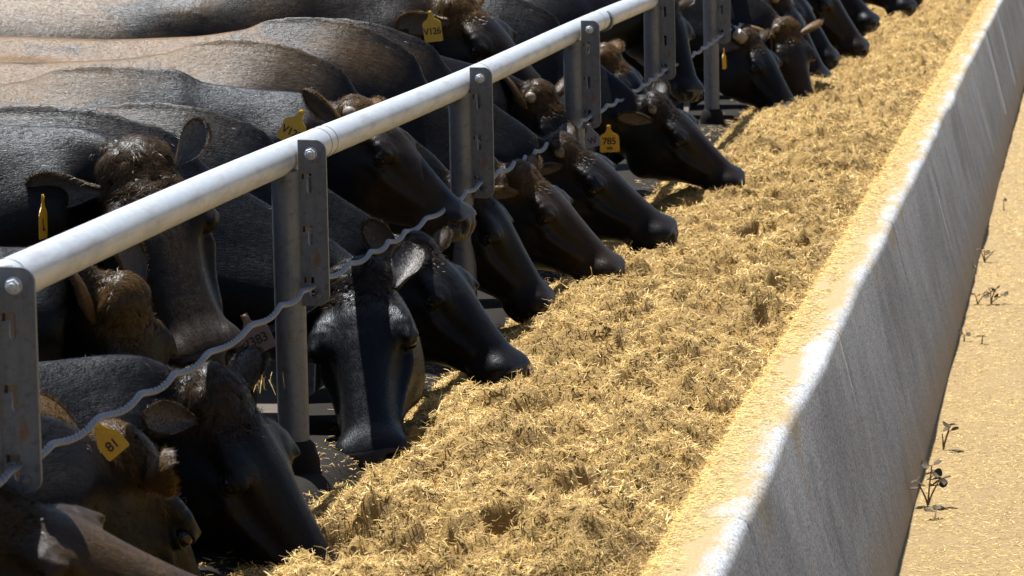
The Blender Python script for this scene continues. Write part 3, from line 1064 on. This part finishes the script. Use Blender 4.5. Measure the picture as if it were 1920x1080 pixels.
def tan_pattern(V, brown, rs):
    """coat colour: brown saddle along the back, brown poll, sides of the face"""
    x, y, z = V.T
    q = z * .9 + y * .7; k = int(rs * 10) % 90
    wx = x + .12 * (vnoise(x * 6 + q * 3, q * 7 - x * 2, k + 1) - .5); wq = q + .12 * (vnoise(q * 6 - x * 3, x * 7 + q, k + 2) - .5)
    n = .55 * vnoise(wx * 3.1 + wq * 1.7 + rs, wq * 4.3 - wx * 1.3, k) + .30 * vnoise(wx * 8 - wq * 3, wq * 9 + wx * 4, k + 3) + .15 * vnoise(wx * 21 + wq * 8, wq * 23 - wx * 9, k + 4)
    n2 = vnoise(x * 13 + rs, z * 14 + y * 9, int(rs * 7) % 90)
    n = np.clip((n - .34) / .28, 0, 1); n = n * n * (3 - 2 * n)
    back = np.clip((z + .05) / .25, 0, 1) * np.clip((-x + .2) / .6, 0, 1)
    poll = np.exp(-((x - NL + .0) / .07) ** 2) * np.clip((z + .06) / .08, 0, 1)
    face = np.clip((x - NL - .1) / .1, 0, 1) * .45
    return np.clip(brown[0] * back * (.25 + 1.0 * n) + brown[1] * poll * (.5 + .7 * n2) + brown[2] * (face * (.4 + n) + .25 * n), 0, 1.3)


def make_cow(label, poll, muzzle, dors=(.45, 0, 1), scale=1.0, naz=0., brown=(.4, .6, .2), ears=None, fur=1.0, buds=0, bud_size=1., curl=1.0, body_h=None, stretch=1.15, cs=None, ear_scale=None, seed=1, group=None, horn_side=(-1, 1)):
    ps = Pose(poll, muzzle, dors, scale, naz, body_h, stretch)
    V = ps(CV)
    rest = [CV]; faces = [CF]; mats = [np.where(CV[CF].mean(1)[:, 0] > NL + .474, 1, 0)]
    allV = [V]; off = len(V)
    ears = ears or {}
    eframe = {}
    fv, ff, frest = [], [], []
    for sd in (-1, 1):
        L_, N_ = ears.get(sd, ((-.28, 1.0, -.06), (.75, .35, -.45)))
        L = unit([L_[0], L_[1] * sd, L_[2]]); n = np.array([N_[0], N_[1] * sd, N_[2]]); n = unit(n - L * (n @ L)); w = np.cross(n, L)
        R = np.stack([L, w, n], 1)
        base = np.array([NL + .022, sd * .078, .002])
        eframe[sd] = (base, R)
        e_can = EV @ R.T * (ear_scale or {}).get(sd, 1.) + base
        # rigid with the head
        hp = ps.poll + (e_can - [NL, 0, .07]) @ ps.Rh.T * scale
        allV.append(hp); rest.append(np.stack([EV[:, 0] * .5 + .9, EV[:, 1] + 2, EV[:, 2]], 1)); faces.append(EF + off); mats.append(EI * 2)
        off += len(EV)
        ef = EFV @ R.T * (ear_scale or {}).get(sd, 1.) + base
        fv.append(ps.poll + (ef - [NL, 0, .07]) @ ps.Rh.T * scale)
        frest.append(np.repeat(np.array([[NL - .02, .05, .03]]), len(EFV), 0)); ff.append(EFF)
    V = np.concatenate(allV); R_ = np.concatenate(rest); F_ = np.concatenate(faces)
    origin = np.array([ps.c0[0] - .55 * scale, ps.c0[1], 0.])
    me = mesh_np('cow', V - origin, F_, True, np.concatenate(mats))
    set_attr(me, 'rest', R_ + seed * 1.7)
    tn = tan_pattern(np.concatenate([CV, np.repeat(np.array([[NL - .03, .05, .03]]), 2 * len(EV), 0)]), brown, seed * 1.37)
    set_attr(me, 'tan', tn)
    cow = link('cow', me, [M['coat'], M['nose'], M['ear']])
    cow.location = origin
    tag(cow, label, 'cow', group)
    # eyes
    for sd in (-1, 1):
        c_ = ps(np.array([[NL + .168, sd * .1065, -.0055]]))[0]
        bm = bmesh.new(); bmesh.ops.create_uvsphere(bm, u_segments=20, v_segments=12, radius=.0205 * scale)
        m2 = bpy.data.meshes.new('eye'); bm.to_mesh(m2); bm.free()
        m2.polygons.foreach_set('use_smooth', np.ones(len(m2.polygons), bool))
        eo = link('eye', m2, M['eye'], cow); eo.location = Vector(c_ - origin)
    # coat strands
    if fur > 0:
        n = len(FF); k = int(n * min(fur, 1)); sel = np.random.default_rng(seed).permutation(n)[:k]
        vv = FV.reshape(-1, 3, 3)[sel].reshape(-1, 3); rr = FREST.reshape(-1, 3, 3)[sel].reshape(-1, 3)
        vs = [ps(vv), ps(CRV)] + fv; rs = [rr, CRREST] + frest
        Vf = np.concatenate(vs); Rf = np.concatenate(rs)
        m3 = mesh_np('coat_hair', Vf - origin, np.arange(len(Vf)).reshape(-1, 3), False)
        set_attr(m3, 'rest', Rf * 1.0 + seed * 1.7 + np.repeat(np.random.default_rng(seed).normal(0, .02, (len(Rf) // 3, 3)), 3, 0))
        set_attr(m3, 'tan', tan_pattern(Rf, brown, seed * 1.37))
        ho = link('coat_hair', m3, M['fur'], cow); ho['kind'] = 'stuff'
    if curl > 0:
        k = int(len(CUV) // 12 * min(curl, 1))
        Vc = ps(CUV[:k * 12]) ; Fc = CUF.reshape(5, -1, 4)[:, :k].reshape(-1, 4)
        m4 = mesh_np('poll_hair', Vc - origin, Fc, False)
        Rc = CUV[:k * 12]
        set_attr(m4, 'rest', Rc + seed * 1.7 + np.repeat(np.random.default_rng(seed + 5).normal(0, .03, (k, 3)), 12, 0))
        set_attr(m4, 'tan', np.clip(np.repeat(brown[1] * np.random.default_rng(seed).uniform(.2, 1.2, k), 12), 0, 1.2))
        ho = link('poll_hair', m4, M['fur'], cow); ho['kind'] = 'stuff'
    for sd in horn_side[:buds]:
        d = unit([-.25, sd * 1.0, .45]) if bud_size < 1.2 else unit([-.8, sd * .75, .25])
        b0 = np.array([NL + .004, sd * .062, .034])
        pth = np.array([b0, b0 + d * .02 * bud_size, b0 + d * .038 * bud_size, b0 + d * .046 * bud_size, b0 + d * .047 * bud_size])
        v, f = tube_np(ps(pth), np.array([.026, .024, .020, .013, .002] if bud_size < 1.2 else [.029, .029, .029, .028, .0275]) * (.75 + .25 * bud_size) * scale, 14)
        m5 = mesh_np('horn', v - origin, f); link('horn', m5, M['horn'], cow)
    cow['_x'] = 0; del cow['_x']
    return cow, ps, eframe

# ------------------------------------------------------------------ the herd at the bunk
BACK = ((-.92, .42, .12), (.2, .75, -.55))        # ear swept back
FORW = ((-.12, 1.0, .05), (.95, .2, -.1))         # ear out sideways, opening to the front
UPR = ((-.62, .62, .45), (.75, .35, .4))          # ear cocked up
DROP = ((-.25, .9, -.38), (.8, .35, -.3))
HERD = [
    # label, poll px, poll y, muzzle px, muzzle y, dorsal hint, body y, brown(back, poll, face), options
    ('brown cow lowest in the corner, in front of the nearest post', (-25, 925), 6.0, (478, 1140), 6.02, (.4, -.25, 1), 5.85, (.35, .5, 0.33), dict(seed=1)),
    ('cow with tag 81 bending down between the corner cow and the large black cow', (255, 815), 6.9, (392, 1150), 7.22, (.6, .3, .9), 6.5, (.1, .7, 0.19), dict(seed=2, bz=.78, ears={-1: ((-.6, .8, .3), (.4, .4, .7))})),
    ('large black cow left of the second post, its nose reaching below the picture', (425, 715), 7.55, (662, 1135), 7.55, (.8, -.35, .6), 7.15, (.1, .35, 0.07), dict(seed=3, bz=.66, stretch=1.5, ear_scale={-1: .8}, ears={-1: ((-.35, .95, .1), (.6, .2, .6))})),
    ('dark cow with a curly ginger poll bowing its head behind the big black cow', (250, 558), 8.0, (325, 900), 8.12, (.55, -.55, .6), 7.75, (.15, 0.95, 0.06), dict(seed=4, bz=.90, stretch=1.3, ears={1: ((-.96, .15, .05), (.3, -.1, .9)), -1: BACK})),
    ('cow facing the camera under the rail with both ears out and a brown curly poll', (250, 285), 8.45, (402, 690), 8.22, (.30, -1, .45), 8.4, (0.5, 0.5, 0.19), dict(seed=5, bz=1.06, ear_scale={-1: .95, 1: .78}, ears={-1: ((-.35, 1., .0), (.8, .1, .5)), 1: ((-.6, .75, .1), (.55, .3, .8))})),
    ('black cow facing the camera just right of the second post with a pale 2383 tag', (666, 503), 9.12, (696, 878), 8.77, (.04, -1, .36), 9.05, (0.2, .15, 0.02), dict(seed=6, bz=.99, curl=.35, ear_scale={-1: 1.25, 1: .85}, ears={-1: ((.06, 1., .02), (.5, 0, .9)), 1: ((-.9, .38, .1), (.1, .25, .95))})),
    ('black cow in profile with its muzzle furthest into the feed behind the camera-facing cow', (792, 448), 9.75, (990, 705), 9.68, (.5, -.28, 1), 9.7, (0.35, .25, 0.03), dict(seed=7, bz=1.01, curl=.3, ears={-1: ((-.85, .35, .30), (.1, 1., .2))})),
    ('brown cow with a V12 tag, its head raised between the rail and the wire rope', (680, 190), 10.35, (893, 420), 10.3, (.6, -.20, 1), 10.35, (0.85, .9, 0.25), dict(seed=8, bz=1.06, curl=.5, buds=1, bud_size=.7, ears={-1: BACK})),
    ('black cow directly behind the third post with its nose on the feed', (896, 335), 11.0, (1042, 575), 11.05, (.6, -.2, 1), 11.0, (1.0, .35, 0.08), dict(seed=9, bz=1.10, curl=.4)),
    ('brown faced cow second in line right of the third post', (988, 312), 11.6, (1165, 500), 11.6, (.5, -.25, 1), 11.6, (1.2, .8, 0.2), dict(seed=10, bz=1.13, curl=.5)),
    ('cow with feed hanging from its mouth in front of the fourth post', (1064, 258), 12.35, (1278, 440), 12.4, (.5, -.3, 1), 12.3, (1.1, 0.4, 0.12), dict(seed=11, bz=1.07, curl=.5, buds=1, bud_size=.4)),
    ('cow with a pale horn stub and brown poll half hidden by the fourth post', (1022, 165), 13.35, (1112, 345), 13.3, (.8, -.6, .5), 12.95, (.9, 0.6, 0.17), dict(seed=12, bz=.99, buds=1, bud_size=.8, ears={-1: BACK})),
    ('cow above the rail wearing the yellow V126 tag, with a bright tan back', (868, -8), 13.8, (1022, 165), 13.75, (.6, -.35, .8), 13.65, (1.3, 1.0, 0.39), dict(seed=13, bz=1.20, curl=.5, cs=1.08, ears={-1: ((-.55, .7, -.35), (.5, .5, .2))})),
    ('black cow wearing the yellow 785 tag, its muzzle over the feed beyond the fourth post', (1238, 182), 14.3, (1402, 345), 14.35, (.5, -.38, 1), 14.3, (.1, 0.25, 0.14), dict(seed=14, curl=.4, buds=1, bud_size=.4, ears={-1: ((-.6, .8, -.1), (.6, .4, -.2))})),
    ('cow with a shaggy brown poll seen between the fourth and fifth posts', (1148, 92), 15.0, (1270, 265), 15.0, (.6, -.3, 1), 15.0, (.2, 1.0, 0.11), dict(seed=15, ears={-1: ((-.3, .9, -.3), (.6, .4, .3))})),
    ('black cow standing back from the bunk between the fifth and sixth posts', (1258, -5), 16.3, (1300, 150), 16.2, (.6, -.3, 1), 15.9, (.1, .3, 0.06), dict(seed=16, curl=.3, fur=.4)),
    ('black cow with a large sawn horn stub beside the sixth post', (1412, 62), 18.65, (1506, 222), 18.55, (.5, -.30, .9), 18.72, (.05, .5, 0.11), dict(seed=17, curl=.4, buds=1, bud_size=1.25, ears={-1: ((-.7, .6, -.5), (.4, .5, .2))})),
    ('cow with a small horn bud looking past the cow with the sawn horn stub', (1482, 44), 19.3, (1525, 218), 19.15, (.6, -.8, .5), 19.3, (.15, .9, 0.19), dict(seed=18, curl=.4, fur=.4, buds=1, bud_size=.7)),
    ('black cow with one round dark ear held out over the feed', (1468, -15), 20.1, (1560, 158), 20.1, (.5, -.2, 1), 19.95, (.05, .4, 0.11), dict(seed=19, curl=.3, fur=.4, buds=1, bud_size=.7)),
    ('black cow whose muzzle shows above the round eared cow', (1480, -35), 20.8, (1576, 118), 20.8, (.5, -.2, 1), 20.6, (.05, .3, 0.06), dict(seed=20, curl=0, fur=.3, ears={-1: ((-.2, 1., .0), (.7, .1, .6))})),
    ('black cow in profile just before the feed chewing cow near the far end', (1528, -55), 22.0, (1632, 98), 22.0, (.5, -.25, 1), 21.7, (.05, .3, 0.14), dict(seed=21, curl=0, fur=.3)),
    ('black cow lifting its muzzle with feed in its mouth near the far end', (1545, -75), 22.9, (1650, 45), 22.8, (.5, -.25, 1), 22.5, (.05, .3, 0.06), dict(seed=22, curl=0, fur=.3)),
    ('farther left of the two noses at the end of the row', (1622, -110), 26.3, (1722, 25), 26.2, (.5, -.3, 1), 26.0, (.05, .3, 0.06), dict(seed=23, curl=0, fur=.2)),
    ('last black cow whose nose shows at the end of the row', (1640, -125), 27.2, (1742, 12), 27.2, (.5, -.3, 1), 26.9, (.05, .3, 0.06), dict(seed=24, curl=0, fur=.2)),
]
COWS = []
for lab, pp, py_, mp, my_, dors, by, br_, opt in HERD:
    A_ = at_y(*pp, py_); B_ = at_y(*mp, my_)
    sc = float(np.clip(np.linalg.norm(B_ - A_) / .525, .86, 1.12))
    sc = opt.pop('cs', sc)
    opt['body_h'] = opt.pop('bz', 1.08) / sc
    naz = math.asin(max(-.6, min(.6, (A_[1] - by) / (.68 * sc))))
    c_, ps_, ef_ = make_cow(lab, A_, B_, dors, sc, naz, br_, **opt)
    print('COW', opt['seed'], 'scale %.2f' % sc, 'len %.2f' % np.linalg.norm(B_ - A_), 'poll', A_.round(2), 'muz', B_.round(2), 'body', ps_.c0.round(2), 'want z %.2f' % (1.1 * sc))
    COWS.append((c_, ps_))


def yw(px, py, y): return at_y(px, py, y)


make_tag(COWS[5][0], yw(458, 592, 8.58), (.45, 0, -1), (.1, -1, .1), M['tag_pale'], [('2383', .031, 0, 0)], w=.078, h=.060)
make_tag(COWS[7][0], yw(566, 208, 10.12), (-.45, 0, -.9), (-.1, -1, .2), M['tag'], [('V128', .030, 0, 0)], w=.070)
make_tag(COWS[12][0], yw(806, 22, 13.6), (.12, 0, -1), (-.25, -1, .05), M['tag'], [('V126', .034, 0, 0)], w=.072, h=.075)
make_tag(COWS[13][0], yw(1141, 236, 14.15), (.04, 0, -1), (-.05, -1, .08), M['tag'], [('785', .036, .008, 0), ('SPB', .016, -.019, 0)], w=.074, h=.064)
make_tag(COWS[16][0], yw(1357, 92, 18.45), (.03, 0, -1), (1, -.18, 0), M['tag'])
make_tag(COWS[1][0], yw(176, 792, 6.75), (.65, 0, -.8), (-.3, -1, .5), M['tag'], [('81', .026, 0, 0)], w=.050, h=.040)
make_tag(COWS[4][0], yw(80, 368, 8.35), (-.02, 0, -1), (1, -.02, 0), M['tag'], [('L', .04, 0, 0)], w=.062)
make_tag(COWS[10][0], yw(1103, 234, 12.3), (.25, 0, -1), (-.1, -1, .1), M['tag_grey'], [('W', .03, 0, 0)], w=.05, h=.04)

# ------------------------------------------------------------------ weeds by the wall foot, a pen rail far behind
def weed(px, py, stems, label, seed, dry=False):
    r = np.random.default_rng(seed)
    b = at_z(px, py, GZ)
    root = bpy.data.objects.new('weed', None); COL.objects.link(root); root.location = Vector(b)
    tag(root, label, 'weed', 'weeds along the foot of the bunk wall')
    for (dx, h, nl, ls) in stems:
        h *= .78 if py > 800 else .6; ls *= .9 if py > 800 else .7
        lean = np.array([dx, r.normal(0, .01), 0])
        p = np.array([b + lean * max(k, 0) ** 1.4 + np.array([0, 0, h * k]) for k in np.linspace(-.08, 1, 7)])
        v, f = tube_np(p, np.linspace(.0034, .0018, 7), 6)
        child('stem', v, f, M['stem'], root, p[1])
        for q in range(nl):
            k = 1 - .22 * (q // 2); az = r.uniform(0, 6.28) + q * 2.6
            base = b + lean * k ** 1.4 + np.array([0, 0, h * k])
            el = r.uniform(-.2, .6); d = np.array([math.cos(az) * math.cos(el), math.sin(az) * math.cos(el), math.sin(el)]); sd = np.array([-math.sin(az), math.cos(az), r.uniform(-.9, .9)])
            nn = np.cross(d, sd); uu = np.linspace(0, 1, 7); w = np.sqrt(np.clip(1 - (2 * uu - 1) ** 2, .04, 1)) * .55
            pet = base + d * ls * .35
            P_ = []
            for a_, w_ in zip(uu, w):
                for s_ in (-1, -.5, 0, .5, 1):
                    P_.append(pet + d * (a_ * ls) + sd * (s_ * w_ * ls) + nn * (.10 * ls * s_ ** 2 - .12 * ls * a_ ** 2))
            v, f = tube_np([base, base + d * ls * .2, pet + d * ls * .1], .0017, 5); child('leaf_stalk', v, f, M['stem'], root, base)
            P_ = np.array(P_); i = np.arange(6)[:, None] * 5; j = np.arange(4)[None]
            F_ = np.stack([i + j, i + j + 1, i + j + 6, i + j + 5], -1).reshape(-1, 4)
            n_ = len(P_)
            P2 = np.concatenate([P_, P_ + np.array([0, 0, -.0012])])
            child('leaf', P2, [np.concatenate([F_, F_[:, ::-1] + n_])], M['leaf'], root, base)


weed(1740, 950, [(.010, .135, 4, .029), (-.030, .095, 3, .029), (.036, .105, 4, .029), (.012, .160, 3, .028)], 'largest weed, with several round leaves on brown stems near the lower right', 1)
weed(1769, 844, [(.018, .080, 2, .028), (-.004, .070, 0, .02), (.022, .105, 2, .028)], 'thin weed with two pale curled leaves above the largest weed', 2)
weed(1752, 976, [(.004, .030, 2, .028)], 'tiny single topped seedling below the largest weed', 3)
weed(1808, 640, [(.0, .045, 2, .028)], 'small dark seedling nearest the wall in the middle of the row', 4)
weed(1841, 644, [(.004, .048, 2, .028)], 'small dark seedling just right of its twin in the middle of the row', 5)
weed(1833, 572, [(-.01, .07, 3, .029), (.03, .075, 3, .029)], 'left of two leafy seedling clumps beside the wall', 6)
weed(1858, 570, [(.0, .09, 3, .029), (.05, .065, 3, .029), (.02, .11, 3, .029)], 'widest leafy seedling clump, beside a smaller clump', 7)
weed(1846, 492, [(.0, .085, 3, .029), (.04, .08, 3, .029), (-.02, .10, 2, .029)], 'upper seedling clump under two stacked tufts of leaves', 8)
weed(1882, 395, [(.0, .08, 2, .029)], 'farthest lone seedling high on the right', 9)
weed(1820, 512, [(.0, .055, 3, .029)], 'dark seedling tucked against the wall foot', 10)

pr = bpy.data.objects.new('pen_fence', None); COL.objects.link(pr); pr.location = (-3, 20.5, 0)
tag(pr, 'distant steel pen fence glimpsed between the fourth and fifth posts', 'fence')
for z_ in (.55, .85, 1.16):
    v, f = tube_np([(-12, 20.5, z_), (-6, 20.5, z_), (-.35, 20.5, z_)], .03, 14); child('rail', v, f, M['rail'], pr, (-6, 20.5, z_))
for x_ in (-11.5, -8.5, -5.5, -2.9, -.4):
    v, f = tube_np([(x_, 20.5, 0), (x_, 20.5, .6), (x_, 20.5, 1.25)], .035, 14); child('post', v, f, M['steel'], pr, (x_, 20.5, 0))

# mouthfuls of feed
def wisp(px, py, y, n, sx, sz, label, tone0, seed):
    r = np.random.default_rng(seed)
    c = at_y(px, py, y)
    P = c + r.normal(0, 1, (n, 3)) * np.array([sx, sx, sz])
    az = r.uniform(0, 6.28, n); ti = r.normal(-.7, .6, n)
    v, f, tn = blades(P, r.uniform(.012, .04, n), r.uniform(.0008, .002, n), az, ti, np.clip(r.normal(tone0, .2, n), 0, 1))
    me = mesh_np('feed_wisp', v - c, f, False); set_attr(me, 'tone', tn)
    o = link('feed_wisp', me, M['straw']); o.location = Vector(c); tag(o, label, 'feed', kind='stuff')


wisp(1266, 472, 12.40, 700, .022, .028, 'brown wad of feed hanging from a muzzle at the middle of the row', .25, 1)
wisp(1648, 66, 22.75, 250, .03, .03, 'brown mouthful of feed under the lifted muzzle near the far end', .3, 2)
wisp(694, 898, 8.93, 900, .040, .016, 'dark mouthful of feed under the camera facing black cow', .2, 3)
wisp(462, 708, 8.15, 90, .030, .010, 'few golden straws sticking out by the second post', .8, 4)

wisp(985, 722, 9.66, 60, .035, .010, 'few straws stuck to the muzzle of the profile cow behind the camera facing one', .5, 5)
wisp(1030, 588, 11.04, 60, .035, .010, 'few straws stuck to the muzzle behind the third post', .5, 6)
wisp(1150, 508, 11.6, 60, .035, .010, 'few straws stuck to the brown faced muzzle', .5, 7)
wisp(1388, 366, 14.34, 70, .035, .012, 'few straws stuck to the muzzle of the cow with tag 785', .5, 8)

# crumbs of feed on the shade-darkened curb
N = 9000
x, y, L, wd, az, ti, tone = straw_set(N, (-.10, .14), (6.0, 26), 1.1, .006, .028, (.03, .12), 1.0)
keep = vnoise(x * 9, y * 5, 61) * .8 + x * 1.5 > .45
x, y, L, wd, az, ti, tone = [a_[keep] for a_ in (x, y, L, wd, az, ti, tone)]
zc = np.where(x < .06, .478, .478 - np.clip(x - .06, 0, 1) ** 2 * 6)
bv, bf, bt = blades(np.stack([x, y, zc], 1), L, wd, az, ti, tone * .8, .1)
me = mesh_np('curb_crumbs', bv, bf, False); set_attr(me, 'tone', bt)
tag(link('curb_crumbs', me, M['straw']), 'sparse crumbs of feed dropped on the dark curb under the fence', 'feed crumbs', kind='stuff')
